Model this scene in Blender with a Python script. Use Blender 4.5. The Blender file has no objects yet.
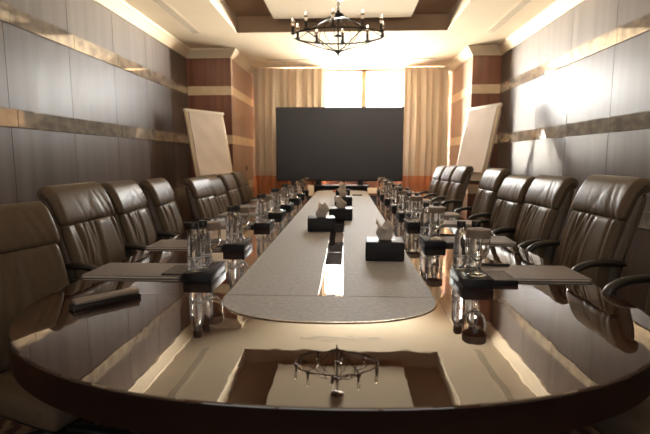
import bpy, bmesh, math, random
from mathutils import Vector, Matrix
C = bpy.context.scene.collection
PI = math.pi
rnd = random.Random(7)
FRONT_GROUND, FRONT_NEAR, FRONT_SKY, REAR_FILL_LOW, REAR_FILL_HIGH = 580., 45., 80., 11., 1.5

# ------------------------------------------------------------------ materials
def mat(name, col, rough=.5, metal=0., **kw):
    m = bpy.data.materials.new(name); m.use_nodes = True
    b = m.node_tree.nodes['Principled BSDF']
    b.inputs['Base Color'].default_value = (*col, 1)
    b.inputs['Roughness'].default_value = rough
    b.inputs['Metallic'].default_value = metal
    for k, v in kw.items():
        b.inputs[k.replace('_', ' ')].default_value = v
    return m

def N(m, kind, **kw):
    n = m.node_tree.nodes.new(kind)
    for k, v in kw.items(): setattr(n, k, v)
    return n

def noise_on(m, scale=(5, 5, 5), detail=6, c0=None, c1=None, lo=.3, hi=.7, bump=0., dist=.01, rough=None, nscale=1.0):
    """procedural noise drives base colour (c0..c1), roughness range and a bump"""
    nt = m.node_tree; L = nt.links.new; b = nt.nodes['Principled BSDF']
    tc = N(m, 'ShaderNodeTexCoord'); mp = N(m, 'ShaderNodeMapping'); mp.inputs['Scale'].default_value = scale
    nz = N(m, 'ShaderNodeTexNoise'); nz.inputs['Scale'].default_value = nscale; nz.inputs['Detail'].default_value = detail
    L(tc.outputs['Object'], mp.inputs['Vector']); L(mp.outputs['Vector'], nz.inputs['Vector'])
    if c0 is not None:
        cr = N(m, 'ShaderNodeValToRGB')
        cr.color_ramp.elements[0].position = lo; cr.color_ramp.elements[1].position = hi
        cr.color_ramp.elements[0].color = (*c0, 1); cr.color_ramp.elements[1].color = (*c1, 1)
        L(nz.outputs['Fac'], cr.inputs['Fac']); L(cr.outputs['Color'], b.inputs['Base Color'])
    if rough:
        mr = N(m, 'ShaderNodeMapRange'); mr.inputs['To Min'].default_value = rough[0]; mr.inputs['To Max'].default_value = rough[1]
        L(nz.outputs['Fac'], mr.inputs['Value']); L(mr.outputs['Result'], b.inputs['Roughness'])
    if bump:
        bp = N(m, 'ShaderNodeBump'); bp.inputs['Strength'].default_value = bump; bp.inputs['Distance'].default_value = dist
        L(nz.outputs['Fac'], bp.inputs['Height']); L(bp.outputs['Normal'], b.inputs['Normal'])
    return m

M = {}
M['ceil'] = noise_on(mat('ceiling_plaster', (.86, .73, .56), .9, Specular_IOR_Level=.05), (3, 3, 3), 4, (.84, .71, .54), (.88, .75, .58))
M['raft'] = mat('raft_paint', (.80, .68, .52), .9, Specular_IOR_Level=.05)
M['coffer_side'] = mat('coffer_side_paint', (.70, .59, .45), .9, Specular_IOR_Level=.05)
M['coffer'] = mat('coffer_shade_brown', (.33, .225, .15), .9, Specular_IOR_Level=.05)  # brown puts the shade inside the coffer into its colour
M['cornice'] = mat('cornice_paint', (.66, .55, .41), .8, Specular_IOR_Level=.1)
# lacquered, vertically grained wall panelling
M['wall'] = noise_on(mat('lacquered_veneer', (.13, .08, .055), .4, Specular_IOR_Level=.32), (9, 9, .35), 8,
                     (.075, .054, .044), (.120, .090, .076), .3, .7, .06, .01, (.34, .44))
M['mahogany'] = noise_on(mat('mahogany', (.10, .035, .02), .35, Specular_IOR_Level=.55), (10, 10, .5), 8,
                         (.16, .062, .040), (.28, .115, .075), .3, .7, .008, .01, (.20, .30))
M['mirror'] = noise_on(mat('antique_mirror', (.6, .5, .38), .14, .6), (7, 7, 12), 9, (.38, .34, .30), (.66, .58, .48), .36, .62, .02, .002, (.03, .07))
M['cream'] = noise_on(mat('cream_stone', (.72, .56, .38), .3), (6, 6, 6), 5, (.66, .50, .33), (.78, .62, .43))
M['dark'] = mat('black_plastic', (.012, .011, .011), .4)
M['matte'] = mat('matte_black', (.012, .011, .012), .85, Specular_IOR_Level=.1)
M['blacksatin'] = mat('black_satin', (.015, .014, .014), .3)
M['iron'] = mat('wrought_iron', (.028, .022, .018), .5, .4)
M['chrome'] = mat('chrome', (.75, .72, .68), .12, 1.)
M['steel'] = mat('brushed_steel', (.45, .43, .40), .3, 1.)
M['white'] = mat('white_enamel', (.75, .70, .62), .4)
M['leather'] = noise_on(mat('taupe_leather', (.21, .165, .12), .36, Specular_IOR_Level=.11), (1, 1, 1), 6, (.118, .087, .061), (.134, .100, .071), .3, .7, .06, .003, (.33, .39), 38)
M['leather_back'] = noise_on(mat('taupe_leather_shell', (.18, .14, .10), .42), (1, 1, 1), 6, (.104, .079, .058), (.118, .091, .068), .3, .7, .12, .003, None, 38)
M['armleather'] = noise_on(mat('black_arm_leather', (.016, .013, .011), .34), (1, 1, 1), 4, (.012, .010, .009), (.022, .018, .015), .3, .7, .08, .002, None, 50)
M['padleather'] = noise_on(mat('stitched_leather', (.14, .12, .105), .6, Specular_IOR_Level=.2), (1, 1, 1), 8, (.37, .37, .385), (.46, .46, .48), .35, .65, .22, .002, (.55, .7), 60)
M['table'] = noise_on(mat('high_gloss_mahogany', (.05, .018, .010), .025, IOR=1.6, Coat_Weight=1.0, Coat_IOR=1.95, Coat_Roughness=.012),
                      (1.2, 12, 4), 7, (.022, .0095, .006), (.060, .024, .014), .3, .7)
M['table_edge'] = noise_on(mat('dark_table_edge', (.018, .009, .006), .3), (3, 3, 12), 5, (.012, .006, .005), (.024, .012, .008))
M['screen'] = mat('screen_glass', (.040, .044, .062), .42, Specular_IOR_Level=.45)
M['bezel'] = mat('screen_bezel', (.010, .010, .011), .35)
M['tissuebox'] = noise_on(mat('black_box_leather', (.014, .012, .014), .45, Specular_IOR_Level=.3), (1, 1, 1), 5, (.008, .0075, .010), (.016, .014, .018), .3, .7, .15, .002, None, 70)
M['tissue'] = mat('tissue_paper', (.72, .63, .55), .8, Subsurface_Weight=.0)
M['paper'] = noise_on(mat('flipchart_paper', (.70, .62, .57), .8), (4, 4, 4), 5, (.67, .585, .53), (.73, .645, .595), .3, .7, .12, .02)
M['easel'] = mat('easel_cream', (.62, .52, .40), .4)
M['notepad'] = noise_on(mat('speckled_card', (.10, .085, .075), .6), (1, 1, 1), 4, (.045, .038, .034), (.16, .135, .12), .4, .62, 0, 0, None, 120)
M['folder'] = noise_on(mat('brown_folder_leather', (.10, .078, .066), .38), (1, 1, 1), 6, (.19, .17, .165), (.26, .235, .23), .3, .7, .2, .002, None, 60)
M['lid'] = mat('pleated_card', (.20, .155, .12), .7)
M['case_lid'] = mat('grey_lid', (.30, .26, .23), .35, .3)
M['card'] = mat('white_card', (.80, .72, .60), .6)
M['pink'] = mat('pink_card', (.55, .22, .14), .6)
M['carpet'] = None
M['frame'] = mat('window_frame', (.42, .28, .16), .5)

def carpet():
    m = mat('patterned_carpet', (.06, .03, .02), .95)
    nt = m.node_tree; L = nt.links.new; b = nt.nodes['Principled BSDF']
    tc = N(m, 'ShaderNodeTexCoord'); w = N(m, 'ShaderNodeTexWave'); w.inputs['Scale'].default_value = 3.2
    w.inputs['Distortion'].default_value = 9; w.inputs['Detail'].default_value = 3; w.inputs['Detail Scale'].default_value = 1.6
    cr = N(m, 'ShaderNodeValToRGB'); cr.color_ramp.elements[0].color = (.05, .022, .015, 1); cr.color_ramp.elements[1].color = (.16, .10, .065, 1)
    cr.color_ramp.elements[0].position = .35; cr.color_ramp.elements[1].position = .8
    L(tc.outputs['Object'], w.inputs['Vector']); L(w.outputs['Fac'], cr.inputs['Fac']); L(cr.outputs['Color'], b.inputs['Base Color'])
    return m
M['carpet'] = carpet()

def cloth(name, col, trans):
    m = bpy.data.materials.new(name); m.use_nodes = True; nt = m.node_tree; L = nt.links.new
    b = nt.nodes['Principled BSDF']; b.inputs['Roughness'].default_value = .9; b.inputs['Base Color'].default_value = (*col, 1)
    t = N(m, 'ShaderNodeBsdfTranslucent'); t.inputs['Color'].default_value = (*col, 1)
    mx = N(m, 'ShaderNodeMixShader'); mx.inputs[0].default_value = trans
    tc = N(m, 'ShaderNodeTexCoord'); mp = N(m, 'ShaderNodeMapping'); mp.inputs['Scale'].default_value = (60, 60, 60)
    nz = N(m, 'ShaderNodeTexNoise'); nz.inputs['Scale'].default_value = 1; bp = N(m, 'ShaderNodeBump'); bp.inputs['Strength'].default_value = .15; bp.inputs['Distance'].default_value = .003
    L(tc.outputs['Object'], mp.inputs['Vector']); L(mp.outputs['Vector'], nz.inputs['Vector']); L(nz.outputs['Fac'], bp.inputs['Height']); L(bp.outputs['Normal'], b.inputs['Normal'])
    L(b.outputs[0], mx.inputs[1]); L(t.outputs[0], mx.inputs[2]); L(mx.outputs[0], nt.nodes['Material Output'].inputs['Surface'])
    return m
M['curtain'] = cloth('beige_curtain_cloth', (.74, .64, .52), .032)
M['hem'] = cloth('terracotta_curtain_cloth', (.72, .33, .17), .06)

def glass(name, ior, col=(1, 1, 1), rough=0.0):
    m = bpy.data.materials.new(name); m.use_nodes = True; nt = m.node_tree
    g = N(m, 'ShaderNodeBsdfGlass'); g.inputs['IOR'].default_value = ior; g.inputs['Color'].default_value = (*col, 1); g.inputs['Roughness'].default_value = rough
    nt.links.new(g.outputs[0], nt.nodes['Material Output'].inputs['Surface']); return m
M['bottle'] = glass('bottle_glass', 1.42, (.99, .995, 1.0))
M['goblet'] = glass('goblet_glass', 1.48, (.97, .97, .96))
M['bulb'] = glass('bulb_glass', 1.3, (.95, .93, .9), .1)

def pane_mat():
    m = bpy.data.materials.new('window_glass'); m.use_nodes = True; nt = m.node_tree; L = nt.links.new
    t = N(m, 'ShaderNodeBsdfTransparent'); t.inputs['Color'].default_value = (.96, .97, .96, 1)
    g = N(m, 'ShaderNodeBsdfGlossy'); g.inputs['Roughness'].default_value = .02
    fr = N(m, 'ShaderNodeFresnel'); fr.inputs['IOR'].default_value = 1.35
    mx = N(m, 'ShaderNodeMixShader')
    L(fr.outputs[0], mx.inputs[0]); L(t.outputs[0], mx.inputs[1]); L(g.outputs[0], mx.inputs[2]); L(mx.outputs[0], nt.nodes['Material Output'].inputs['Surface'])
    return m
M['pane'] = pane_mat()

# gentle unevenness of the polished lacquer (reflections waver slightly)
def waver(m, scale, strength, dist):
    nt = m.node_tree; L = nt.links.new; b = nt.nodes['Principled BSDF']
    tc = N(m, 'ShaderNodeTexCoord'); nz = N(m, 'ShaderNodeTexNoise'); nz.inputs['Scale'].default_value = scale; nz.inputs['Detail'].default_value = 2
    bp = N(m, 'ShaderNodeBump'); bp.inputs['Strength'].default_value = strength; bp.inputs['Distance'].default_value = dist
    L(tc.outputs['Object'], nz.inputs['Vector']); L(nz.outputs['Fac'], bp.inputs['Height'])
    L(bp.outputs['Normal'], b.inputs['Normal']); L(bp.outputs['Normal'], b.inputs['Coat Normal'])
waver(M['table'], 9, .25, .0012)

# ------------------------------------------------------------------ mesh helpers
def finish(name, bm, m, parent=None, smooth=True, loc=(0, 0, 0), angle=40):
    bmesh.ops.recalc_face_normals(bm, faces=bm.faces[:])
    me = bpy.data.meshes.new(name); bm.to_mesh(me); bm.free()
    ms = m if isinstance(m, (list, tuple)) else [m]
    for x in ms: me.materials.append(x)
    if smooth:
        me.polygons.foreach_set('use_smooth', [True] * len(me.polygons))
        me.set_sharp_from_angle(angle=math.radians(angle))
    o = bpy.data.objects.new(name, me); C.objects.link(o); o.location = loc
    if parent: o.parent = parent
    return o

def tag(o, label, cat, group=None, kind=None):
    if label: o['label'] = label
    if cat: o['category'] = cat
    if group: o['group'] = group
    if kind: o['kind'] = kind
    return o

def empty(name, loc=(0, 0, 0), rz=0., label=None, cat=None, group=None):
    o = bpy.data.objects.new(name, None); C.objects.link(o); o.location = loc; o.rotation_euler = (0, 0, rz); o.empty_display_size = .05
    return tag(o, label, cat, group)

def struct(o, label=None):
    o['kind'] = 'structure'
    if label: o['label'] = label
    return o

def copy_tree(o, parent=None):
    c = o.copy(); C.objects.link(c); c.parent = parent
    for ch in list(o.children): copy_tree(ch, c)
    return c

def box(bm, x0, x1, y0, y1, z0, z1, bev=0., seg=2, mi=0):
    r = bmesh.ops.create_cube(bm, size=1)
    vs = r['verts']
    for v in vs:
        v.co = Vector(((x0 + x1) / 2 + v.co.x * (x1 - x0), (y0 + y1) / 2 + v.co.y * (y1 - y0), (z0 + z1) / 2 + v.co.z * (z1 - z0)))
    fs = set(f for v in vs for f in v.link_faces)
    for f in fs: f.material_index = mi
    if bev:
        es = list(set(e for v in vs for e in v.link_edges))
        bmesh.ops.bevel(bm, geom=es, offset=bev, segments=seg, profile=.5, affect='EDGES')
    return bm

def bx(*a, **k):
    bm = bmesh.new(); box(bm, *a, **k); return bm

def lathe(bm, prof, n=24, c=(0, 0, 0)):
    rings = []
    for r, z in prof:
        if r < 1e-6: rings.append([bm.verts.new((c[0], c[1], c[2] + z))])
        else: rings.append([bm.verts.new((c[0] + r * math.cos(2 * PI * i / n), c[1] + r * math.sin(2 * PI * i / n), c[2] + z)) for i in range(n)])
    for a, b in zip(rings, rings[1:]):
        if len(a) == 1 and len(b) == 1: continue
        for i in range(n):
            j = (i + 1) % n
            if len(a) == 1: bm.faces.new((a[0], b[j], b[i]))
            elif len(b) == 1: bm.faces.new((a[i], a[j], b[0]))
            else: bm.faces.new((a[i], a[j], b[j], b[i]))
    return bm

def tube(bm, pts, r, n=8, closed=False, flat=None):
    """sweep a circle (or ellipse when flat=(rx, rz)) along points; r may be a list"""
    P = [Vector(p) for p in pts]; K = len(P); rings = []
    side = None
    for k in range(K):
        if closed: t = (P[(k + 1) % K] - P[k - 1]).normalized()
        else: t = (P[min(k + 1, K - 1)] - P[max(k - 1, 0)]).normalized()
        if side is None:
            up = Vector((0, 0, 1)) if abs(t.z) < .9 else Vector((0, 1, 0))
            side = t.cross(up).normalized()
        side = (side - t * side.dot(t)).normalized(); nn = side.cross(t)
        rr = r[k] if isinstance(r, (list, tuple)) else r
        ra, rb = (rr, rr) if flat is None else (flat[0] * rr, flat[1] * rr)
        rings.append([bm.verts.new(P[k] + side * ra * math.cos(2 * PI * i / n) + nn * rb * math.sin(2 * PI * i / n)) for i in range(n)])
    for k in range(K if closed else K - 1):
        a, b = rings[k], rings[(k + 1) % K]
        for i in range(n): bm.faces.new((a[i], a[(i + 1) % n], b[(i + 1) % n], b[i]))
    if not closed:
        bm.faces.new(rings[0]); bm.faces.new(rings[-1][::-1])
    return bm

def spline(pts, n=6):
    """Catmull-Rom through points"""
    P = [Vector(p) for p in pts]; P = [2 * P[0] - P[1]] + P + [2 * P[-1] - P[-2]]; out = []
    for i in range(1, len(P) - 2):
        for k in range(n):
            t = k / n; a, b, c, d = P[i - 1], P[i], P[i + 1], P[i + 2]
            out.append(.5 * ((2 * b) + (c - a) * t + (2 * a - 5 * b + 4 * c - d) * t * t + (3 * b - a - 3 * c + d) * t ** 3))
    out.append(P[-2]); return out

def prism(bm, pts, z0, z1, mi=0):
    a = [bm.verts.new((x, y, z0)) for x, y in pts]; b = [bm.verts.new((x, y, z1)) for x, y in pts]
    n = len(pts); fs = [bm.faces.new(a[::-1]), bm.faces.new(b)]
    for i in range(n): fs.append(bm.faces.new((a[i], a[(i + 1) % n], b[(i + 1) % n], b[i])))
    for f in fs: f.material_index = mi
    return bm

def slab(bm, rows, off):
    """closed slab from a grid of points and its copy shifted by off"""
    A = [[bm.verts.new(p) for p in r_] for r_ in rows]; B = [[bm.verts.new(Vector(p) + Vector(off)) for p in r_] for r_ in rows]
    R_, K = len(rows), len(rows[0])
    for j in range(R_ - 1):
        for i in range(K - 1):
            bm.faces.new((A[j][i], A[j][i + 1], A[j + 1][i + 1], A[j + 1][i])); bm.faces.new((B[j][i], B[j + 1][i], B[j + 1][i + 1], B[j][i + 1]))
    ring = [(0, i) for i in range(K)] + [(j, K - 1) for j in range(1, R_)] + [(R_ - 1, i) for i in range(K - 2, -1, -1)] + [(j, 0) for j in range(R_ - 2, 0, -1)]
    for a, b in zip(ring, ring[1:] + ring[:1]): bm.faces.new((A[a[0]][a[1]], B[a[0]][a[1]], B[b[0]][b[1]], A[b[0]][b[1]]))
    return bm

def layered(bm, outline_fn, levels):
    """stack of outlines outline_fn(inset) at heights -> closed solid with rounded edge"""
    rings = [[bm.verts.new((x, y, z)) for x, y in outline_fn(i)] for i, z in levels]
    n = len(rings[0])
    for a, b in zip(rings, rings[1:]):
        for i in range(n): bm.faces.new((a[i], a[(i + 1) % n], b[(i + 1) % n], b[i]))
    bm.faces.new(rings[0][::-1]); bm.faces.new(rings[-1])
    return bm

# ------------------------------------------------------------------ room shell
XL, XR = -2.31, 2.31
YF, YA, YB = -1.4, 6.98, 8.60           # wall behind the camera, alcove return, window wall
PL, PR = -1.65, 1.90                    # inner faces of the piers
ZC, ZR = 2.86, 3.06                     # ceiling, coffer top
BANDS = [(.74, .875), (1.485, 1.615), (2.205, 2.335)]

o = finish('floor', bx(XL - .3, XR + .3, YF - .2, YB + .2, -.05, 0), M['carpet'], smooth=False); struct(o)

def side_wall(name, x, s, seams):
    bm = bmesh.new()
    box(bm, *sorted((x + s * .02, x + s * .2)), YF, YB + .1, 0, 3.2)
    ys = [YF] + seams + [YA + .02]
    for a, b in zip(ys, ys[1:]):
        for z0, z1 in ((.12, .742), (.872, 1.487), (1.612, 2.207), (2.332, 2.78)):
            box(bm, *sorted((x, x + s * .021)), a + .0014, b - .0014, z0, z1, .001, 1)
    return struct(finish(name, bm, M['wall'], smooth=False))
side_wall('wall_left', XL, -1, [-.68, .1, .88, 1.66, 2.44, 3.22, 3.99, 4.77, 5.55, 6.33])
side_wall('wall_right', XR, 1, [-.63, .15, .93, 1.71, 2.49, 3.32, 4.10, 4.88, 5.66, 6.35])
FX0, FX1, FZ0, FZ1 = -1.7, 1.7, .9, 2.5  # opening for the added rear window
bm = bmesh.new()
box(bm, XL - .1, FX0, YF - .2, YF, 0, 3.2); box(bm, FX1, XR + .1, YF - .2, YF, 0, 3.2); box(bm, FX0, FX1, YF - .2, YF, 0, FZ0); box(bm, FX0, FX1, YF - .2, YF, FZ1, 3.2)
struct(finish('wall_front', bm, M['mahogany'], smooth=False))
# mirrored bands on the long walls
k = 1
for z0, z1 in BANDS:
    for x, s in ((XL, 1), (XR, -1)):
        bm = bmesh.new()
        ys = [YF + i * .78 for i in range(11)] + [YA]
        for a, b in zip(ys, ys[1:]): box(bm, *sorted((x - s * .015, x + s * .012)), a + .0008, b - .0008, z0, z1, .003, 1)
        struct(finish('trim_%d' % k, bm, M['mirror'], smooth=False)); k += 1
# piers flanking the window (mahogany with cream bands)
for nm, xa, xb in (('wall_pier_left', XL - .1, PL), ('wall_pier_right', PR, XR + .1)):
    struct(finish(nm, bx(xa, xb, YA, YB + .1, 0, 3.0), M['mahogany'], smooth=False))
    for z0, z1 in BANDS:
        if xa < 0: bm = bx(XL, PL + .010, YA - .010, YB, z0, z1, bev=.002, seg=1)
        else: bm = bx(PR - .010, XR, YA - .010, YB, z0, z1, bev=.002, seg=1)
        struct(finish('trim_%d' % k, bm, M['cream'], smooth=False)); k += 1
M['pier'] = noise_on(mat('reddish_veneer', (.2, .12, .08), .35, Specular_IOR_Level=.6), (9, 9, .35), 8, (.30, .18, .12), (.44, .28, .20), .3, .7, .01, .01, (.26, .36))
for x, s in ((PL, 1), (PR, -1)):
    bm = bmesh.new()
    for z0, z1 in ((.12, .74), (.875, 1.485), (1.615, 2.205), (2.335, 2.75)):
        for ya, yb in ((YA + .002, 7.52), (7.523, 8.06), (8.063, YB)): box(bm, *sorted((x - s * .004, x + s * .006)), ya, yb, z0, z1, .001, 1)
    struct(finish('trim_%d' % k, bm, M['pier'], smooth=False)); k += 1
# window wall with opening
WX0, WX1, WZ0, WZ1 = -1.15, 1.72, .98, 2.84
bm = bmesh.new()
box(bm, XL, WX0, YB, YB + .2, 0, 3.2); box(bm, WX1, XR, YB, YB + .2, 0, 3.2)
box(bm, WX0, WX1, YB, YB + .2, 0, WZ0); box(bm, WX0, WX1, YB, YB + .2, WZ1, 3.2)
struct(finish('wall_back', bm, M['mahogany'], smooth=False))
wn = 1
for a, b in ((WX0, -.36), (-.36, .39), (.39, 1.14), (1.14, WX1)):
    w = empty('window_%d' % wn, ((a + b) / 2, YB + .08, WZ0)); w['kind'] = 'structure'; wn += 1
    h = (b - a) / 2; H = WZ1 - WZ0; bm = bmesh.new()
    box(bm, -h, -h + .05, -.03, .03, 0, H, .004); box(bm, h - .05, h, -.03, .03, 0, H, .004)
    box(bm, -h + .045, h - .045, -.03, .03, 0, .05, .004); box(bm, -h + .045, h - .045, -.03, .03, H - .012, H, .004)
    finish('window_frame', bm, M['frame'], w, smooth=False)
    finish('window_pane', bx(-h + .045, h - .045, -.004, .004, .05, H - .012), M['pane'], w, smooth=False)
w = empty('window_%d' % wn, (0, YF - .12, FZ0)); w['kind'] = 'structure'  # unseen rear window, added to brighten the near half of the room
bm = bmesh.new()
for x in (FX0, -.6, .55, FX1 - .05): box(bm, x, x + .05, -.03, .03, 0, FZ1 - FZ0)
box(bm, FX0, FX1, -.03, .03, 0, .05); box(bm, FX0, FX1, -.03, .03, FZ1 - FZ0 - .05, FZ1 - FZ0)
finish('window_frame', bm, M['frame'], w, smooth=False)
finish('window_pane', bx(FX0 + .01, FX1 - .01, -.004, .004, .05, FZ1 - FZ0 - .05), M['pane'], w, smooth=False)
# ceiling with a coffer
RX0, RX1, RY0, RY1 = -1.33, 1.33, .6, 6.08
bm = bmesh.new()
box(bm, XL - .1, RX0, YF - .1, YB, ZC, ZC + .3); box(bm, RX1, XR + .1, YF - .1, YB, ZC, ZC + .3)
box(bm, RX0, RX1, YF - .1, RY0, ZC, ZC + .3); box(bm, RX0, RX1, RY1, YB, ZC, ZC + .3)
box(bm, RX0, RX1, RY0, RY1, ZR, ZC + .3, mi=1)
for f in bm.faces:                                        # far riser gets the soffit's brown, a colour standing in for shade
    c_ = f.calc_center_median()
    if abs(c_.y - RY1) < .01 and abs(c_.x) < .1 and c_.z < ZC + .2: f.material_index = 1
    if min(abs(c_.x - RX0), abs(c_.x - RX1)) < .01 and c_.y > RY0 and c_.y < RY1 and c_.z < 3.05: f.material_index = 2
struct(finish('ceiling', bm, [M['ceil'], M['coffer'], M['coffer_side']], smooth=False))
struct(finish('trim_%d' % k, bx(-.81, .83, 1.1, 5.74, 2.925, ZR + .01, bev=.004), M['raft'], smooth=False)); k += 1
# cornice
def cornice(pa, pb, nrm, ea, eb, k):
    # ea, eb: +1 the end runs on by the offset (outer mitre), -1 it is cut back (inner mitre), 0 square
    prof = [(0, 0), (.018, 0), (.022, .018), (.05, .05), (.085, .085), (.10, .095), (.105, .12), (0, .12)]
    bm = bmesh.new(); a = Vector(pa); b = Vector(pb); n = Vector(nrm); t = (b - a).normalized(); rows = []
    for P, e in ((a, -ea), (b, eb)): rows.append([bm.verts.new(P + n * d + t * (d * e) + Vector((0, 0, z))) for d, z in prof])
    m_ = len(prof)
    for i in range(m_): bm.faces.new((rows[0][i], rows[0][(i + 1) % m_], rows[1][(i + 1) % m_], rows[1][i]))
    bm.faces.new(rows[0]); bm.faces.new(rows[1][::-1])
    struct(finish('trim_%d' % k, bm, M['cornice'], smooth=False)); return k + 1
zc = ZC - .12
k = cornice((XL, YF, zc), (XL, YA, zc), (1, 0, 0), 0, -1, k); k = cornice((XR, YF, zc), (XR, YA, zc), (-1, 0, 0), 0, -1, k)
k = cornice((XL, YA, zc), (PL, YA, zc), (0, -1, 0), -1, 1, k); k = cornice((PR, YA, zc), (XR, YA, zc), (0, -1, 0), 1, -1, k)
k = cornice((PL, YA, zc), (PL, YB, zc), (1, 0, 0), 1, 0, k); k = cornice((PR, YA, zc), (PR, YB, zc), (-1, 0, 0), 1, 0, k)
for nm, x, s in (('baseboard_left', XL, 1), ('baseboard_right', XR, -1)):
    struct(finish(nm, bx(*sorted((x - s * .01, x + s * .015)), YF, YA, 0, .12, bev=.004), M['mahogany'], smooth=False))
# ------------------------------------------------------------------ curtains
def curtain(name, x0, x1, folds, seed, label):
    r = random.Random(seed); root = empty(name, ((x0 + x1) / 2, 8.38, 0), 0, label, 'curtain', 'curtains at the window')
    ph = [r.uniform(-.5, .5) for _ in range(folds + 2)]; am = [r.uniform(.75, 1.25) for _ in range(folds + 2)]
    hw = (x1 - x0) / 2; nu = folds * 14
    def pt(u, z):
        t = u * folds; i = int(t)
        a = 2 * PI * (t + .18 * math.sin(2.1 * t + seed) + .06 * math.sin(z * 1.7 + ph[min(i, folds)] * 6))
        d = .055 * (am[i] * (1 - (t - i)) + am[i + 1] * (t - i)) * (1 if z < 2.6 else 1 - .35 * (z - 2.6) / .25)
        return Vector((-hw + 2 * hw * u + .018 * math.sin(2 * a), d * math.sin(a), z))
    for nm, za, zb, m in (('curtain_panel', .955, ZC - .005, M['curtain']), ('hem_panel', .012, .955, M['hem'])):
        bm = bmesh.new(); rows = []
        for kz in range(13):
            z = za + (zb - za) * kz / 12
            rows.append([pt(min(i / nu, .99999), z) for i in range(nu + 1)])
        slab(bm, rows, (0, .004, 0))
        finish(nm, bm, m, root, angle=80)
curtain('curtain', -1.62, -.305, 9, 3, 'beige curtain with terracotta hem hanging left of the bright window')
curtain('curtain', 1.085, 1.86, 6, 5, 'beige curtain with terracotta hem hanging right of the bright window')

# ------------------------------------------------------------------ conference table
TZ = .745
TX = .01; TA = 1.095; TB = .845; Y0, Y1 = 1.75, 7.0; EN = 2.25
def sup(a, b, n, t0, t1, cx, cy, cnt):
    out = []
    for i in range(cnt + 1):
        t = t0 + (t1 - t0) * i / cnt; c, s = math.cos(t), math.sin(t)
        out.append((cx + a * math.copysign(abs(c) ** (2 / n), c), cy + b * math.copysign(abs(s) ** (2 / n), s)))
    return out
table = empty('conference_table', (TX, 4.4, 0), 0, 'long glossy dark wood boardroom table with rounded ends and leather centre strip', 'table')
def tp(pts): return [(x - TX, y - 4.4) for x, y in pts]
SEAM = 1.690; FSEAM = 7.06
def near_end(i):
    p = sup(TA - i, TB - i, EN, PI, 2 * PI, TX, Y0, 64)        # left -> front -> right
    p = [q for q in p if q[1] <= SEAM - .001]
    import bisect
    def xat(y): return (TA - i) * (1 - min(1, (Y0 - y) / (TB - i)) ** EN) ** (1 / EN)
    e = max(0, i - .0) if i < .004 else i
    ys = SEAM - .0008
    return tp([(TX - xat(ys), ys)] + p + [(TX + xat(ys), ys)])
def far_end(i):
    p = [q for q in sup(TA - i, TB - i, EN, 0, PI, TX, Y1, 64) if q[1] >= FSEAM + .001]
    def xat(y): return (TA - i) * (1 - min(1, (y - Y1) / (TB - i)) ** EN) ** (1 / EN)
    ys = FSEAM + .0008
    return tp([(TX + xat(ys), ys)] + p + [(TX - xat(ys), ys)])
def middle(i):
    a = [q for q in sup(TA - i, TB - i, EN, 1.5 * PI, 2 * PI, TX, Y0, 48) if q[1] >= SEAM + .001]
    b = [q for q in sup(TA - i, TB - i, EN, 0, .5 * PI, TX, Y1, 48) if q[1] <= FSEAM - .001]
    c = [q for q in sup(TA - i, TB - i, EN, .5 * PI, PI, TX, Y1, 48) if q[1] <= FSEAM - .001]
    d = [q for q in sup(TA - i, TB - i, EN, PI, 1.5 * PI, TX, Y0, 48) if q[1] >= SEAM + .001]
    def xn(y): return (TA - i) * (1 - min(1, (Y0 - y) / (TB - i)) ** EN) ** (1 / EN)
    def xf(y): return (TA - i) * (1 - min(1, (y - Y1) / (TB - i)) ** EN) ** (1 / EN)
    ya, yb = SEAM + .0008, FSEAM - .0008
    return tp([(TX + xn(ya), ya)] + a + b + [(TX + xf(yb), yb)] + [(TX - xf(yb), yb)] + c + d + [(TX - xn(ya), ya)])
for fn in (near_end, middle, far_end):
    bm = bmesh.new()
    # constant vertex count: sample outline once and move inwards along the radial direction
    base = fn(0)
    def ring(i, base=base):
        out = []
        for x, y in base:
            yy = y + 4.4
            if yy < Y0: cx, cy = 0, Y0 - 4.4
            elif yy > Y1: cx, cy = 0, Y1 - 4.4
            else: cx, cy = 0, y
            d = Vector((x - cx, y - cy)); L_ = d.length
            if L_ < 1e-6: out.append((x, y)); continue
            nd = d * ((L_ - i) / L_)
            ny = cy + nd.y
            if fn is not middle or True:
                for s in (SEAM, FSEAM):                        # keep the joints flush
                    if abs(yy - s) < .0012: ny = y
            out.append((cx + nd.x, ny))
        return out
    layered(bm, ring, [(.05, TZ - .085), (.012, TZ - .085), (.004, TZ - .080), (0, TZ - .07), (0, TZ - .006), (.0018, TZ - .0018), (.006, TZ)])
    finish('tabletop', bm, M['table'], table, angle=10)
# dark edge band and bases
bm = bmesh.new()
full = [q for q in sup(TA + .002, TB + .002, EN, PI, 2 * PI, TX, Y0, 90)] + [q for q in sup(TA + .002, TB + .002, EN, 0, PI, TX, Y1, 90)]
inn = [q for q in sup(TA - .03, TB - .03, EN, PI, 2 * PI, TX, Y0, 90)] + [q for q in sup(TA - .03, TB - .03, EN, 0, PI, TX, Y1, 90)]
A = tp(full); B = tp(inn); n = len(A)
lv = [[bm.verts.new((*p, z)) for p in P] for P, z in ((A, TZ - .0035), (A, TZ - .09), (B, TZ - .09), (B, TZ - .0035))]
for q in range(4):
    a, b = lv[q], lv[(q + 1) % 4]
    for i in range(n): bm.faces.new((a[i], a[(i + 1) % n], b[(i + 1) % n], b[i]))
finish('edge_band', bm, M['table_edge'], table, angle=30)
for y in (2.5, 4.4, 6.3):
    bm = bx(-.42, .42, y - .35 - 4.4, y + .35 - 4.4, 0, TZ - .085, bev=.01)
    finish('pedestal', bm, M['table_edge'], table, smooth=False)
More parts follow.
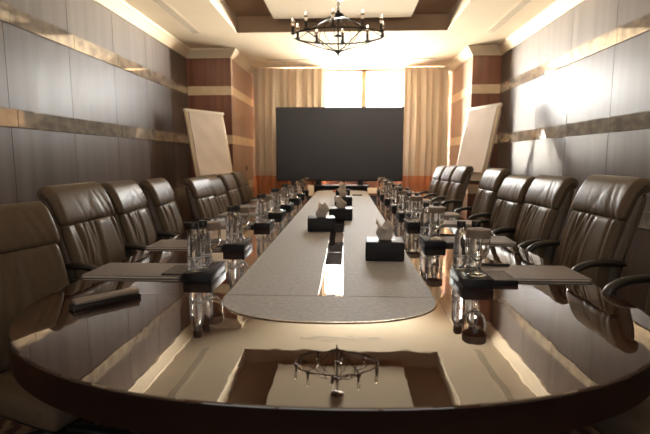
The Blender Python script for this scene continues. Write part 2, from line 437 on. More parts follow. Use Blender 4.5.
# leather centre strip in four fields, edged by a fine metal line, with a cable channel down the middle
MX0, MX1 = -.392, .402; MC = (MX0 + MX1) / 2; MW = (MX1 - MX0) / 2
CX0, CX1 = -.037, .053
MY0, MY1 = SEAM, FSEAM + .20
def mat_end(y, s, ins=0.):
    p = sup(MW - ins, .28 - ins, 2.35, PI, 2 * PI, MC, y, 40)
    if s > 0: p = [(x, 2 * y - yy) for x, yy in p][::-1]
    return tp(p)
HB = TZ - .002
for s, y in ((-1, SEAM - .003), (1, MY1 + .003)):
    bm = prism(bmesh.new(), mat_end(y, s, .004), HB, TZ + .003); finish('leather_inlay', bm, M['padleather'], table, smooth=False)
for a, b in ((MX0 + .004, CX0 - .004), (CX1 + .004, MX1 - .004)):
    bm = bx(a - TX, b - TX, SEAM + .003 - 4.4, MY1 - .003 - 4.4, HB, TZ + .003, bev=.001, seg=1); finish('leather_inlay', bm, M['padleather'], table, smooth=False)
edge = [(MX1, MY1)] + [(x + TX, y + 4.4) for x, y in mat_end(MY1, 1)][1:-1] if False else None
loop = [(x, y) for x, y in mat_end(SEAM, -1)] + [(x, y) for x, y in mat_end(MY1, 1)]
bm = bmesh.new(); tube(bm, [(x, y, TZ + .0015) for x, y in loop], .0025, 6, closed=True); finish('metal_edging', bm, M['chrome'], table)
finish('cable_channel', bx(CX0 - TX, CX1 - TX, SEAM + .004 - 4.4, MY1 - 4.4, HB, TZ + .0012), M['table'], table, smooth=False)
for x in (CX0, CX1):
    finish('channel_edging', bx(x - .0025 - TX, x + .0025 - TX, SEAM + .002 - 4.4, MY1 - 4.4, HB, TZ + .0045, bev=.0008, seg=1), M['chrome'], table, smooth=False)
for y in (2.52, 3.6, 4.7, 5.8):
    finish('channel_joint', bx(CX0 + .003 - TX, CX1 - .003 - TX, y - .004 - 4.4, y + .004 - 4.4, HB, TZ + .002), M['dark'], table, smooth=False)
finish('cable_notch', bx(-.008 - TX, .026 - TX, SEAM + .004 - 4.4, SEAM + .03 - 4.4, HB, TZ + .004, bev=.001, seg=1), M['dark'], table, smooth=False)

# ------------------------------------------------------------------ chairs
def back_part(bm, prof, w, ny, round_, crease=None, front=None, taper=0.):
    """closed x-z profile swept over y with rounded flanks; crease(u, p) pushes the front skin"""
    K = len(prof); cx = sum(p[0] for p in prof) / K; cz = sum(p[1] for p in prof) / K
    z0 = min(p[1] for p in prof); z1 = max(p[1] for p in prof)
    rows = []
    for j in range(ny + 1):
        u = -1 + 2 * j / ny
        # denser near the flanks
        u = math.copysign(abs(u) ** .8, u)
        d = max(0., (abs(u) * w / 2 - (w / 2 - round_)) / round_); sh = round_ * (1 - math.sqrt(max(0, 1 - d * d)))
        row = []
        for q, (x, z) in enumerate(prof):
            a, b = prof[q - 1], prof[(q + 1) % K]
            tx, tz = b[0] - a[0], b[1] - a[1]; L_ = math.hypot(tx, tz) or 1
            nx, nz = tz / L_, -tx / L_
            if nx * (x - cx) + nz * (z - cz) < 0 and False: nx, nz = -nx, -nz
            off = -sh
            if crease and front and q in front: off += crease(u, (z - z0) / (z1 - z0)) * (1 - d)
            yy = u * w / 2 * (1 - taper * (z - z0) / (z1 - z0))
            row.append(bm.verts.new((x + nx * off, yy, z + nz * off)))
        rows.append(row)
    for a, b in zip(rows, rows[1:]):
        for q in range(K): bm.faces.new((a[q], a[(q + 1) % K], b[(q + 1) % K], b[q]))
    bm.faces.new(rows[0]); bm.faces.new(rows[-1][::-1])
    return bm

cr = random.Random(11)
FOLDS = [(cr.uniform(-.8, .8), cr.uniform(-.35, .35), cr.uniform(.04, .085), cr.uniform(.4, 1.0), cr.uniform(.55, 1.0)) for _ in range(17)]
def lumbar_crease(u, t):
    s = 0; t_ = 1 - t
    for y0, sl, wd, am, ln in FOLDS:
        yl = y0 * (1 - .25 * t_) + sl * t_ - .12 * math.sin(t_ * 3 + y0 * 4) * .4
        f = max(0., 1 - t_ / ln) * min(1, t_ / .05)
        s -= .0080 * am * math.exp(-((u - yl) / wd) ** 2) * f ** .7
        s += .0025 * am * math.exp(-((u - yl - wd * 1.7) / wd) ** 2) * f
    return s
HF = [(cr.uniform(-.8, .8), cr.uniform(-.5, .5), cr.uniform(.04, .09), cr.uniform(.2, 1)) for _ in range(8)]
def head_crease(u, t):
    s = 0
    for y0, sl, wd, am in HF:
        yl = y0 + sl * (t - .2)
        s -= .0055 * am * math.exp(-((u - yl) / wd) ** 2) * max(0, 1 - t / .95) * min(1, t / .08)
    return s

def smooth_loop(pts, n=5):
    P = [Vector((x, z, 0)) for x, z in pts]; K = len(P); out = []
    for i in range(K):
        a, b, c, d = P[i - 1], P[i], P[(i + 1) % K], P[(i + 2) % K]
        for k in range(n):
            t = k / n; q = .5 * ((2 * b) + (c - a) * t + (2 * a - 5 * b + 4 * c - d) * t * t + (3 * b - a - 3 * c + d) * t ** 3)
            out.append((q.x, q.y))
    return out

def make_chair():
    root = empty('office_chair')
    # profile runs counter-clockwise seen from +y looking at (x right, z up): front going up, then the back going down
    lum = smooth_loop([(-.185, .475), (-.158, .50), (-.156, .61), (-.174, .77), (-.214, .92), (-.238, .963), (-.272, .966), (-.276, .90), (-.228, .74), (-.205, .58), (-.202, .49)])
    bm = back_part(bmesh.new(), lum, .478, 84, .035, lumbar_crease, set(range(5, 28)), .03)
    finish('backrest', bm, M['leather'], root, angle=75)
    hd = smooth_loop([(-.272, .958), (-.238, .962), (-.230, .99), (-.248, 1.05), (-.274, 1.105), (-.300, 1.142), (-.335, 1.162), (-.370, 1.152), (-.386, 1.122), (-.372, 1.092), (-.345, 1.085), (-.322, 1.06), (-.296, 1.00)])
    bm = back_part(bmesh.new(), hd, .488, 72, .035, head_crease, set(range(5, 26)), .03)
    finish('headrest', bm, M['leather'], root, angle=75)
    sh = smooth_loop([(-.182, .415), (-.176, .46), (-.182, .60), (-.204, .76), (-.245, .90), (-.285, 1.02), (-.322, 1.09), (-.345, 1.10), (-.356, 1.05), (-.322, .92), (-.280, .76), (-.254, .60), (-.242, .46), (-.225, .415)], 4)
    bm = back_part(bmesh.new(), sh, .492, 24, .022, None, None, .03)
    s_ = finish('back_shell', bm, M['leather_back'], root, angle=60)
    for y in (-1, 1):                                     # piping along the side panels
        pts = spline([(-.208, y * .2465, .46), (-.222, y * .2455, .60), (-.252, y * .2435, .76), (-.293, y * .2415, .90), (-.330, y * .2400, 1.05)], 5)
        finish('side_piping', tube(bmesh.new(), pts, .0035, 6), M['leather_back'], s_)
    # seat
    bm = bmesh.new(); box(bm, -.21, .29, -.25, .25, .375, .475, .035, 4)
    bmesh.ops.subdivide_edges(bm, edges=[e for e in bm.edges if e.calc_length() > .2], cuts=6, use_grid_fill=True)
    for v in bm.verts:
        if v.co.z > .44: v.co.z += .012 * (1 - ((v.co.x - .04) / .25) ** 2) * (1 - (v.co.y / .25) ** 2)
    finish('seat', bm, M['leather'], root, angle=70)
    finish('seat_pan', bx(-.17, .24, -.21, .21, .345, .38, bev=.012), M['dark'], root)
    for y in (-1, 1):
        arm = spline([(-.262, y * .263, .756), (-.20, y * .263, .764), (-.12, y * .263, .762), (-.062, y * .263, .746), (-.026, y * .263, .716), (-.014, y * .263, .655), (-.018, y * .263, .58), (-.04, y * .263, .50), (-.075, y * .262, .43), (-.09, y * .24, .385)], 5)
        K = len(arm); rr = []
        for i in range(K):
            t = i / (K - 1); rr.append(.0178 * (.55 if i == 0 else .85 if i == 1 else 1) * (1 if t < .4 else 1 - .25 * (t - .4)))
        bm = tube(bmesh.new(), arm, rr, 12, flat=(1.2, .95))
        finish('armrest', bm, M['armleather'], root)
    bm = lathe(bmesh.new(), [(0, .07), (.035, .07), (.035, .20), (.024, .205), (.024, .33), (.06, .335), (.06, .35), (0, .35)], 20)
    finish('gas_column', bm, M['dark'], root)
    for q in range(5):
        a = 2 * PI * q / 5 + .3; c, s = math.cos(a), math.sin(a)
        pts = spline([(c * .02, s * .02, .105), (c * .15, s * .15, .10), (c * .27, s * .27, .078), (c * .30, s * .30, .072)], 4)
        lg = finish('leg', tube(bmesh.new(), pts, [.026 - .0008 * i for i in range(len(pts))], 10, flat=(1.1, .75)), M['dark'], root)
        bm = bmesh.new()
        for dy in (-.017, .017):
            ca = Matrix.Rotation(a + .8, 4, 'Z') @ Matrix.Translation((0, dy, 0)) @ Matrix.Rotation(PI / 2, 4, 'X')
            r = bmesh.ops.create_cone(bm, cap_ends=True, segments=18, radius1=.029, radius2=.029, depth=.02)
            bmesh.ops.transform(bm, matrix=Matrix.Translation((c * .30, s * .30, .029)) @ ca, verts=r['verts'])
        tube(bm, [(c * .30, s * .30, .029), (c * .30, s * .30, .075)], .008, 8)
        finish('caster', bm, M['dark'], lg)
    return root

proto = make_chair()
CHAIRS = [  # side, y, root |x|, yaw offset (deg), height offset, label
    (-1, 1.82, 1.17, 20, -.10, 'taupe leather high-backed chair cut by the left picture edge, beside the grey-lidded case'),
    (-1, 2.45, 1.11, 3, -.035, 'taupe leather chair, second on the left, behind the nearest left folder'),
    (-1, 3.04, 1.12, -5, -.045, 'taupe leather chair, third from the near end along the left side of the table'),
    (-1, 3.63, 1.13, -6, -.055, 'taupe leather chair, fourth from the near end along the left side of the table'),
    (-1, 4.58, 1.12, 5, -.085, 'taupe leather chair on the left just past the panelled wall end, below the flip chart'),
    (-1, 5.15, 1.12, 0, -.11, 'lower taupe leather chair overlapping the next one, sixth along the left side'),
    (-1, 5.73, 1.12, 0, -.085, 'taupe leather chair, second from the far end along the left side of the table'),
    (-1, 6.38, 1.12, 2, -.08, 'taupe leather chair at the far end of the left row, near the curtain'),
    (1, 1.52, 1.11, 14, .03, 'dark chair mostly outside the picture at lower right, only armrest and base showing'),
    (1, 2.43, 1.105, 0, .015, 'taupe leather chair nearest and largest on the right side of the table'),
    (1, 3.12, 1.105, 0, -.01, 'taupe leather chair, second large one on the right, covering the chair behind'),
    (1, 3.69, 1.10, 1, -.03, 'taupe leather chair half hidden behind the second chair on the right'),
    (1, 4.30, 1.11, 0, .015, 'taupe leather chair standing apart below the right flip chart, fourth on the right'),
    (1, 5.52, 1.12, 0, .02, 'taupe leather chair fifth on the right, in front of the two farthest'),
    (1, 6.12, 1.12, 0, .01, 'taupe leather chair on the right, second from the far end'),
    (1, 6.74, 1.12, 0, .0, 'taupe leather chair at the far end of the right row'),
]
for i, (s, y, ax, yaw, dz, lab) in enumerate(CHAIRS):
    c = proto if i == 0 else copy_tree(proto)
    c.location = (s * ax + .01, y, 0)
    c.rotation_euler = (0, 0, (0 if s < 0 else PI) + math.radians(-s * 0 + (-yaw if s < 0 else yaw)))
    for ch in c.children:
        if ch.name.split('.')[0] not in ('leg', 'gas_column'): ch.location.z = dz
    tag(c, lab, 'chair', 'leather conference chairs around the table')

# ------------------------------------------------------------------ place settings
def make_tray():
    root = empty('bottle_tray')
    bm = bx(-.061, .061, -.118, .118, 0, .043, bev=.003); finish('tray_body', bm, M['tissuebox'], root)
    bm = bmesh.new(); lathe(bm, [(0, .0432), (.036, .0432), (.037, .0442), (.034, .0446), (0, .0446)], 28, (0, -.06, 0)); finish('coaster_ring', bm, M['dark'], root)
    bm = bx(-.0618, -.0605, -.05, .05, .014, .028, bev=.0005, seg=1); finish('finger_slot', bm, M['dark'], root)
    return root
def make_bottle():
    root = empty('water_bottle')
    finish('bottle_body', lathe(bmesh.new(), [(0, .002), (.022, .0), (.029, .003), (.031, .010), (.0305, .03), (.0295, .09), (.0285, .138), (.0255, .155), (.0185, .168), (.0155, .176), (.0148, .190), (0, .190)], 28), M['bottle'], root, angle=50)
    finish('cap', lathe(bmesh.new(), [(.0148, .182), (.0185, .182), (.019, .184), (.019, .206), (.0175, .209), (0, .209)], 24), M['dark'], root, angle=50)
    finish('label_band', lathe(bmesh.new(), [(.0300, .050), (.0308, .050), (.0304, .056), (.0298, .056)], 28), M['steel'], root)
    return root
def make_goblet():
    root = empty('water_goblet')
    pr = [(0, .0), (.034, .0), (.036, .002), (.033, .004), (.012, .008), (.0065, .014), (.0055, .030), (.006, .044), (.012, .052), (.028, .062), (.042, .080), (.048, .105), (.047, .128), (.043, .150), (.041, .164),
          (.0398, .164), (.0415, .150), (.0453, .128), (.0463, .105), (.0405, .082), (.027, .065), (.012, .0555), (0, .053)]
    pr = [(r_, z_ * 1.15) for r_, z_ in pr]
    finish('glass_body', lathe(bmesh.new(), pr, 32), M['goblet'], root, angle=60)
    return root
def make_cover():
    bm = bmesh.new(); n = 48
    pr = [(0, .166), (.040, .166), (.0465, .1655), (.0480, .163), (.0490, .132), (.0480, .132), (.0470, .161), (0, .1645)]
    pr = [(r_, z_ + .0258) for r_, z_ in pr]
    lathe(bm, pr, n)
    for v in bm.verts:                                    # pleated skirt
        r = math.hypot(v.co.x, v.co.y)
        if v.co.z < .175 and r > .04:
            k_ = 1 + .018 * math.cos(24 * math.atan2(v.co.y, v.co.x)); v.co.x *= k_; v.co.y *= k_
    return finish('glass_cover', bm, M['lid'])
def make_folder():
    root = empty('desk_folder')
    bm = bmesh.new(); box(bm, -.22, .22, -.125, .125, 0, .004, .001, 1); box(bm, -.22, .22, -.125, .125, .009, .013, .001, 1); box(bm, -.216, -.21, -.125, .125, .003, .010)
    finish('cover', bm, M['folder'], root, smooth=False)
    finish('pages', bx(-.209, .212, -.121, .121, .0041, .0089), M['card'], root, smooth=False)
    return root
def make_note():
    root = empty('notepad_holder')
    finish('holder_base', bx(-.06, .06, -.085, .085, 0, .018, bev=.002), M['tissuebox'], root)
    finish('top_sheet', bx(-.056, .056, -.080, .080, .0181, .0205), M['notepad'], root, smooth=False)
    return root
def make_pen():
    root = empty('pen')
    def rot(bm):
        bmesh.ops.transform(bm, matrix=Matrix.Translation((0, 0, .0067)) @ Matrix.Rotation(PI / 2, 4, 'Y'), verts=bm.verts[:]); return bm
    finish('barrel', rot(lathe(bmesh.new(), [(0, -.095), (.0015, -.095), (.0055, -.078), (.0066, -.07), (.0066, .075), (.005, .085), (0, .085)], 14)), M['dark'], root)
    finish('clip', bx(.03, .08, -.0014, .0014, .0130, .0148, bev=.0004, seg=1), M['chrome'], root)
    return root
P_tray, P_bot, P_gob, P_cov, P_fol, P_note, P_pen = make_tray(), make_bottle(), make_goblet(), make_cover(), make_folder(), make_note(), make_pen()
USED = set()
def put(p, x, y, z, rz, label, cat, group):
    o = p if p.name not in USED else copy_tree(p)
    USED.add(o.name); o.location = (x, y, z); o.rotation_euler = (0, 0, rz)
    return tag(o, label, cat, group)
ORD = ['nearest', 'second', 'third', 'fourth', 'fifth', 'sixth', 'seventh', 'farthest']
LT = [1.975, 2.625, 3.475, 4.14, 4.85, 5.60, 6.28, 6.97]
RT = [1.930, 2.785, 3.565, 4.16, 4.79, 5.58, 6.25, 6.93]
for s, ys, side in ((-1, LT, 'left'), (1, RT, 'right')):
    for i, y in enumerate(ys):
        jx = rnd.uniform(-.006, .006) if i else 0; ro = math.radians(rnd.uniform(-1.5, 1.5)) if i else 0
        x = (-.556 if s < 0 else .598) + jx
        w = ORD[i]; tz = TZ + .043
        put(P_tray, x, y, TZ, ro, 'black leather bottle tray, %s of the %s row along the table' % (w, side), 'tray', 'black bottle trays')
        if s < 0:
            a, b, g = (x - .020, y - .074), (x - .001, y - .006), (x + .006, y + .070)
            put(P_bot, *a, tz, 0, 'clear water bottle with black cap, front one on the %s left tray' % w, 'bottle', 'water bottles on the trays')
            put(P_bot, *b, tz, 0, 'clear water bottle with black cap, rear one on the %s left tray' % w, 'bottle', 'water bottles on the trays')
        else:
            g, a, b = (x + .008, y - .058), (x - .030, y + .070), (x + .034, y + .074)
            put(P_bot, *a, tz, 0, 'clear water bottle with black cap, aisle-side one on the %s right tray' % w if False else 'clear water bottle, the one toward the table middle on the %s right tray' % w, 'bottle', 'water bottles on the trays')
            put(P_bot, *b, tz, 0, 'clear water bottle, the one toward the chairs on the %s right tray' % w, 'bottle', 'water bottles on the trays')
        gz = tz + (.002 if s > 0 else 0)
        put(P_gob, *g, gz, 0, 'stemmed water goblet under a paper cap on the %s %s tray' % (w, side), 'glass', 'stemmed goblets on the trays')
        put(P_cov, *g, gz, rnd.uniform(0, .2), 'brown pleated paper cap on the goblet of the %s %s tray' % (w, side), 'glass cover', 'paper caps on the goblets')
        # folder and note box between tray and chair
        nx = x + s * .124; put(P_note, nx, y + .04, TZ, ro, 'low black notepad box with speckled sheet beside the %s %s tray' % (w, side), 'notepad', 'notepad boxes')
        fx = s * .858 + (.02 if s > 0 else 0); 
        put(P_fol, fx + s * .012, y + (.14 if s > 0 else .065), TZ, (0 if s > 0 else PI) + ro * 2, 'brown leather desk folder lying before the %s %s place' % (w, side), 'folder', 'leather desk folders')
        if s > 0: put(P_pen, fx - .12, y + .245, TZ + .0131, math.radians(-2 + rnd.uniform(-6, 6)), 'black pen lying on the %s right folder' % w, 'pen', 'pens on the folders')

# ------------------------------------------------------------------ tissue boxes
def make_tissue_box(seed):
    root = empty('tissue_box'); r = random.Random(seed)
    bm = bmesh.new(); a, d, h = .098, .085, .098
    box(bm, -a, a, -d, d, 0, h, .006, 3)
    finish('box_body', bm, M['tissuebox'], root)
    sl = [(.060 * math.cos(2 * PI * i / 24), .026 * math.sin(2 * PI * i / 24)) for i in range(24)]
    finish('slot', prism(bmesh.new(), sl, h - .0005, h + .0008), M['dark'], root, smooth=False)
    # tissue: a crumpled open cone of paper rising from the slot
    bm = bmesh.new(); n, K = 40, 10; rows = []
    lean = r.uniform(-.3, .3)
    for k_ in range(K + 1):
        t = k_ / K; row = []
        for i in range(n):
            a_ = 2 * PI * i / n
            f = 1 + (.32 * t) * math.sin(3 * a_ + seed) + .2 * t * math.sin(5 * a_ + 2 * seed + 2 * t)
            rx = (.030 + .022 * math.sin(PI * min(1, t * .8))) * f; ry = (.006 + .022 * t) * f
            z = h - .004 + .088 * t * (1 + .22 * math.sin(2 * a_ + seed * 1.7) * t) + .008 * t * math.sin(7 * a_)
            row.append(bm.verts.new((rx * math.cos(a_) * (1 - .35 * t) + lean * .06 * t * t + .012 * math.sin(9 * t + seed) * t, ry * math.sin(a_) + .010 * t * math.sin(4 * t + seed), z)))
        rows.append(row)
    for p, q in zip(rows, rows[1:]):
        for i in range(n): bm.faces.new((p[i], p[(i + 1) % n], q[(i + 1) % n], q[i]))
    finish('tissue', bm, M['tissue'], root, angle=70)
    return root
for x, y, rz, sd, lab in ((.270, 2.375, -3, 1, 'black tissue box alone on the right leather strip, nearest the camera'),
                          (-.110, 3.305, 4, 2, 'black tissue box at the left edge of the channel, nearest of the middle line'),
                          (.028, 3.91, -3, 3, 'black tissue box second in the middle line, over the cable channel'),
                          (.040, 5.14, 2, 4, 'black tissue box third in the middle line down the table'),
                          (.030, 6.35, 0, 5, 'black tissue box farthest down the middle line, near the screen')):
    b = make_tissue_box(sd); b.location = (x, y, TZ + .003); b.rotation_euler = (0, 0, math.radians(rz)); tag(b, lab, 'tissue box', 'black tissue boxes on the table')

# small things on the table
c = empty('marker_case', (-.80, 1.58, TZ), math.radians(48), 'dark case with grey lid lying on the near left of the glossy table', 'case')
finish('case_base', bx(-.118, .118, -.027, .027, 0, .016, bev=.004), M['dark'], c)
finish('case_lid', bx(-.108, .118, -.019, .025, .016, .034, bev=.007, seg=3), M['case_lid'], c)
r_ = empty('remote_control', (.226, 6.47, TZ + .003), math.radians(88), 'small dark remote control lying on the leather near the far tissue box', 'remote control')
finish('remote_body', bx(-.035, .035, -.07, .07, 0, .016, bev=.005), M['dark'], r_)
bm = bmesh.new()
for i in range(3):
    for j in range(4): box(bm, -.022 + i * .017, -.012 + i * .017, -.05 + j * .02, -.04 + j * .02, .0155, .018, .001, 1)
finish('buttons', bm, M['steel'], r_)
def tent(x, y, rz, lab, q=.1, hh=.055):
    bm = bmesh.new()
    vs = [(-q, -.03, 0), (q, -.03, 0), (q, 0, hh), (-q, 0, hh), (q, .03, 0), (-q, .03, 0)]
    slab(bm, [[vs[0], vs[3], vs[5]], [vs[1], vs[2], vs[4]]], (0, 0, .0012))
    o = finish('name_card', bm, M['card'], smooth=False, loc=(x, y, TZ)); o.rotation_euler = (0, 0, rz)
    tag(o, lab, 'card', 'folded cards at the far table end')
tent(.52, 7.55, .0, 'folded white card standing at the far right end of the table', .095, .045)
tent(-.50, 7.50, .05, 'narrow folded white card standing at the far left end of the table', .05, .085)
pk = finish('paper_packet', bx(-.06, .06, -.04, .04, 0, .03, bev=.006), M['pink'], loc=(-.07, 7.12, TZ + .003)); tag(pk, 'small reddish paper packet lying at the far end of the leather strip', 'packet')

# ------------------------------------------------------------------ screen
tv = empty('display_screen', (-.045, 8.06, 0), 0, 'very large black flat display on a floor stand before the window', 'screen')
finish('screen_bezel', bx(-1.10, 1.10, 0, .055, .872, 2.142, bev=.006), M['bezel'], tv)
finish('screen_panel', bx(-1.085, 1.085, -.003, .003, .895, 2.127), M['screen'], tv, smooth=False)
bm = bmesh.new()
box(bm, -.42, -.32, .06, .12, .06, 1.7, .005); box(bm, .32, .42, .06, .12, .06, 1.7, .005); box(bm, -.42, .42, .055, .10, 1.2, 1.3, .004)
finish('stand_column', bm, M['dark'], tv)
finish('stand_shelf', bx(-.52, .52, -.12, .18, .62, .80, bev=.006), M['matte'], tv)
finish('stand_foot', bx(-.75, .75, -.2, .24, 0, .06, bev=.01), M['dark'], tv)

# ------------------------------------------------------------------ flip charts
def flipchart(loc, rz, label, bh=.94):
    root = empty('flip_chart', loc, rz, label, 'flip chart', 'flip charts on easels')
    tilt = Matrix.Translation((0, 0, bh)) @ Matrix.Rotation(math.radians(-12), 4, 'X')   # board leans back (+y is behind)
    def T(bm, m_, nm, par=root, sm=True):
        bmesh.ops.transform(bm, matrix=tilt, verts=bm.verts[:]); return finish(nm, bm, m_, par, smooth=sm)
    bd = T(bx(-.34, .34, -.006, .012, -.02, .98, bev=.003), M['easel'], 'board')
    T(bx(-.35, .35, -.024, .014, .955, .995, bev=.007), M['white'], 'clamp_bar')
    bm = bmesh.new(); rows = []
    for j in range(15):
        t = j / 14
        rows.append([Vector((-.29 + .58 * i / 12, -.020 - .010 * math.exp(-((t) / .1) ** 2) * (1 + .4 * math.sin(i * .9)) - .002 * math.sin(i + j), .10 + .858 * t)) for i in range(13)])
    slab(bm, rows, (0, .013, 0))
    T(bm, M['paper'], 'paper_pad')
    T(bx(-.34, .34, -.065, -.004, -.035, -.018, bev=.004), M['dark'], 'pen_tray')
    for s in (-1, 1):
        finish('leg', tube(bmesh.new(), [(s * .29, .235, 1.86), (s * .30, .02, .95), (s * .38, -.10, .012)], .014, 8), M['steel'], root)
    finish('leg', tube(bmesh.new(), [(0, .215, 1.78), (0, .52, .012)], .014, 8), M['steel'], root)
    bm = bmesh.new(); tube(bm, [(-.30, .10, 1.28), (0, .33, 1.28), (.30, .10, 1.28)], .008, 6)
    finish('spreader', bm, M['steel'], root)
    return root
flipchart((-1.70, 6.25, 0), math.radians(59), 'tilted flip chart with blank paper, by the left pier')
flipchart((1.71, 6.27, 0), math.radians(-69), 'tilted flip chart with blank paper, by the right pier', .985)

# wall plates
sw = empty('wall_switch', (PL + .001, 7.93, 1.10), 0, 'small dark switch plate on the left pier beside the curtain', 'switch')
finish('plate', bx(.005, .012, -.045, .045, -.045, .045, bev=.003), M['dark'], sw); finish('rocker', bx(.0125, .018, -.018, .018, -.028, .028, bev=.002), M['blacksatin'], sw)
pn = empty('control_panel', (-2.03, YA - .001, 1.34), 0, 'dark framed control panel on the left pier behind the flip chart', 'control panel')
finish('panel_frame', bx(-.12, .12, -.022, 0, -.13, .13, bev=.004), M['dark'], pn); finish('panel_face', bx(-.10, .10, -.026, -.0225, -.11, .11, bev=.002), M['steel'], pn)

# ------------------------------------------------------------------ ceiling fittings
def slot_vent(loc, rz, L_, label):
    root = empty('ceiling_vent', loc, rz, label, 'vent', 'slot vents in the ceiling')
    bm = bmesh.new(); h = L_ / 2
    for y0, y1 in ((-.075, -.062), (.062, .075)): box(bm, -h, h, y0, y1, -.0012, .0)
    for x0, x1 in ((-h, -h + .013), (h - .013, h)): box(bm, x0, x1, -.062, .062, -.0012, 0)
    finish('vent_frame', bm, M['ceil'], root, smooth=False)
    finish('vent_slot', bx(-h + .013, h - .013, -.062, .062, -.0008, 0), M['dark'], root, smooth=False)
    for y0, y1 in ((-.062, -.034), (-.024, -.005), (.005, .024), (.034, .062)):
        finish('blade', bx(-h + .013, h - .013, y0, y1, -.0016, -.0004), M['ceil'], root, smooth=False)
slot_vent((-1.86, 5.3, ZC), PI / 2, 1.6, 'slot vent in the ceiling on the left, mirrored in the tabletop')
slot_vent((1.90, 5.5, ZC), PI / 2, 1.4, 'slot vent in the ceiling on the right, mirrored in the tabletop')
slot_vent((0, 6.52, ZC), 0, 1.22, 'slot vent across the ceiling behind the chandelier')
DL = empty('ceiling_downlight', (0, 0, 0))
finish('trim_ring', lathe(bmesh.new(), [(.038, 0), (.052, 0), (.050, -.006), (.040, -.004), (.038, 0)], 24), M['white'], DL)
finish('lamp_well', lathe(bmesh.new(), [(0, -.001), (.038, -.001), (.038, -.003), (0, -.003)], 24), M['steel'], DL)
for i, (x, y, lab) in enumerate(((-.98, 7.9, 'small recessed ceiling downlight above the left curtain'), (.93, 7.9, 'small recessed ceiling downlight above the right side of the window'), (-1.75, 3.2, 'recessed ceiling downlight over the left chairs'), (1.75, 3.2, 'recessed ceiling downlight over the right chairs'))):
    d = DL if i == 0 else copy_tree(DL)
    d.location = (x, y, ZC); tag(d, lab, 'ceiling light', 'recessed downlights')
for x0, x1, lab in ((-1.24, -.52, 'thin dark access strip in the ceiling over the left curtain'), (1.05, 1.5, 'thin dark access strip in the ceiling over the right curtain')):
    tag(finish('ceiling_track', bx(x0, x1, 7.72, 7.735, ZC - .006, ZC + .001), M['steel'], smooth=False), lab, 'ceiling track', 'ceiling tracks by the window')

# chandelier
ch = empty('chandelier', (-.02, 4.99, 0), 0, 'black wrought-iron ring chandelier with candle lamps hanging over the table', 'chandelier')
finish('ceiling_rose', lathe(bmesh.new(), [(0, 2.925), (.075, 2.925), (.07, 2.905), (.03, 2.885), (0, 2.885)], 24), M['iron'], ch)
bm = bmesh.new()
for i in range(5):                                        # chain links
    z = 2.885 - i * .026
    pts = [(.011 * math.cos(a) if i % 2 else 0, 0 if i % 2 else .011 * math.cos(a), z - .012 + .018 * math.sin(a)) for a in [2 * PI * q / 12 for q in range(12)]]
    tube(bm, pts, .0035, 6, closed=True)
finish('chain', bm, M['iron'], ch)
finish('top_hub', lathe(bmesh.new(), [(0, 2.79), (.012, 2.785), (.02, 2.765), (.05, 2.748), (.062, 2.735), (.05, 2.722), (.015, 2.715), (0, 2.715)], 24), M['iron'], ch)
finish('stem', tube(bmesh.new(), [(0, 0, 2.72), (0, 0, 2.37)], .008, 10), M['iron'], ch)
finish('centre_boss', lathe(bmesh.new(), [(0, 2.545), (.03, 2.54), (.038, 2.53), (.03, 2.518), (0, 2.515)], 20), M['iron'], ch)
finish('finial', lathe(bmesh.new(), [(0, 2.31), (.006, 2.315), (.008, 2.34), (.016, 2.352), (.034, 2.37), (.04, 2.382), (.012, 2.392), (0, 2.395)], 20), M['iron'], ch)
R_ = .475
RY = .33
ring = [(R_ * math.cos(2 * PI * i / 72), RY * math.sin(2 * PI * i / 72), 2.53) for i in range(72)]
finish('outer_ring', tube(bmesh.new(), ring, .0072, 8, closed=True, flat=(.75, 1.2)), M['iron'], ch)
NC = 10
for i in range(NC):
    a = 2 * PI * (i + .35) / NC; c_, s_ = math.cos(a), math.sin(a) * RY / R_
    if i % 2 == 0:
        finish('lower_arm', tube(bmesh.new(), spline([(c_ * .03, s_ * .03, 2.375), (c_ * .22, s_ * .22, 2.435), (c_ * R_, s_ * R_, 2.525)], 4), .0058, 6), M['iron'], ch)
        finish('upper_arm', tube(bmesh.new(), spline([(c_ * .05, s_ * .05, 2.735), (c_ * .20, s_ * .20, 2.675), (c_ * (R_ - .005), s_ * (R_ - .005), 2.54)], 4), .004, 6), M['iron'], ch)
    cd = finish('candle', lathe(bmesh.new(), [(0, 2.535), (.022, 2.537), (.027, 2.545), (.014, 2.552), (.0150, 2.61), (.014, 2.613), (0, 2.613)], 14, (c_ * R_, s_ * R_, 0)), M['iron'], ch)
    finish('bulb', lathe(bmesh.new(), [(0, 2.614), (.011, 2.614), (.020, 2.638), (.0205, 2.655), (.014, 2.680), (.005, 2.702), (0, 2.706)], 14, (c_ * R_, s_ * R_, 0)), M['bulb'], cd)
for q in range(4):                                        # inner bowed scrolls
    a = PI * q / 4 + .2; c_, s_ = math.cos(a), math.sin(a)
    for sg in (1, -1):
        pts = spline([(sg * c_ * .02, sg * s_ * .02, 2.70), (sg * c_ * .15, sg * s_ * .15, 2.68), (sg * c_ * .235, sg * s_ * .235, 2.60), (sg * c_ * .235, sg * s_ * .235, 2.50), (sg * c_ * .13, sg * s_ * .13, 2.42), (sg * c_ * .02, sg * s_ * .02, 2.385)], 5)
        finish('scroll_arm', tube(bmesh.new(), pts, .0034, 6), M['iron'], ch)

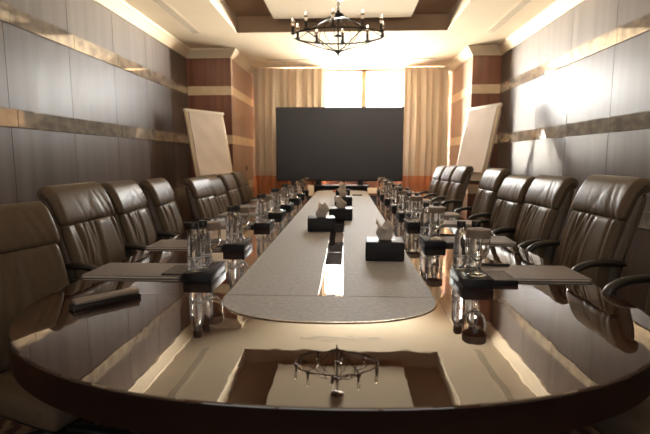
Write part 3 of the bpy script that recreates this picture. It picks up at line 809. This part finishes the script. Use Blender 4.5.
# ------------------------------------------------------------------ light
# surroundings: hazy bright sky and sun-struck pale ground beyond the screen wall; an invented low fill behind the camera
w = bpy.data.worlds.new('surroundings'); bpy.context.scene.world = w; w.use_nodes = True
nt = w.node_tree; bg = nt.nodes['Background']; bg.inputs['Strength'].default_value = 1.0
tc = nt.nodes.new('ShaderNodeTexCoord'); sx = nt.nodes.new('ShaderNodeSeparateXYZ'); nt.links.new(tc.outputs['Generated'], sx.inputs[0])
def ramp(sock, lo, hi):
    m_ = nt.nodes.new('ShaderNodeMapRange'); m_.interpolation_type = 'SMOOTHSTEP'
    m_.inputs['From Min'].default_value = lo; m_.inputs['From Max'].default_value = hi; nt.links.new(sock, m_.inputs['Value']); return m_.outputs['Result']
def mixc(f, a, b):
    m_ = nt.nodes.new('ShaderNodeMix'); m_.data_type = 'RGBA'; nt.links.new(f, m_.inputs[0])
    for i, v in ((6, a), (7, b)):
        if isinstance(v, tuple): m_.inputs[i].default_value = (*v, 1)
        else: nt.links.new(v, m_.inputs[i])
    return m_.outputs[2]
def K(c, k_): return tuple(q * k_ for q in c)
WARM, COOL = (1.0, .90, .76), (1.0, .975, .96)
fz = ramp(sx.outputs['Z'], -.04, .02); fy = ramp(sx.outputs['Y'], -.1, .1)
fn = ramp(sx.outputs['Z'], -.22, -.13)  # bright ground band near the horizon, shaped to light the ceiling deeper in
front = mixc(fz, mixc(fn, K(WARM, FRONT_NEAR), K(WARM, FRONT_GROUND)), K(COOL, FRONT_SKY)); rear = mixc(fz, K(WARM, REAR_FILL_LOW), K(COOL, REAR_FILL_HIGH))
nt.links.new(mixc(fy, rear, front), bg.inputs['Color'])
def area(name, loc, rot, sx, sy, power, col, portal=False):
    l = bpy.data.lights.new(name, 'AREA'); l.shape = 'RECTANGLE'; l.size = sx; l.size_y = sy; l.energy = power; l.color = col
    if portal: l.cycles.is_portal = True
    o = bpy.data.objects.new(name, l); C.objects.link(o); o.location = loc; o.rotation_euler = rot; return o
area('daylight_portal', ((WX0 + WX1) / 2, YB + .19, (WZ0 + WZ1) / 2), (-PI / 2, 0, 0), WX1 - WX0, WZ1 - WZ0, 1, (1, 1, 1), True)
area('daylight_portal', (0, YF - .19, (FZ0 + FZ1) / 2), (PI / 2, 0, 0), FX1 - FX0, FZ1 - FZ0, 1, (1, 1, 1), True)  # portal for the added rear window

# ------------------------------------------------------------------ camera
sc = bpy.context.scene
F = 460.0
cam = bpy.data.cameras.new('camera'); cam.sensor_width = 36; cam.lens = F / 650 * 36; cam.clip_start = .02
cam.dof.use_dof = True; cam.dof.focus_distance = 2.2; cam.dof.aperture_fstop = 3.2
co = bpy.data.objects.new('camera', cam); C.objects.link(co); co.location = (.065, 0, 1.265)
co.rotation_euler = (PI / 2 - math.atan(58.5 / F), 0, math.atan(20.5 / F)); sc.camera = co
sc.view_settings.view_transform = 'Standard'; sc.view_settings.look = 'None'; sc.view_settings.exposure = 0.0; sc.view_settings.gamma = 1.0
sc.view_settings.use_curve_mapping = False
cy = sc.cycles; cy.use_denoising = True; cy.max_bounces = 16; cy.diffuse_bounces = 8; cy.glossy_bounces = 6; cy.transmission_bounces = 12; cy.transparent_max_bounces = 12
cy.caustics_reflective = True; cy.caustics_refractive = False; cy.sample_clamp_indirect = 20
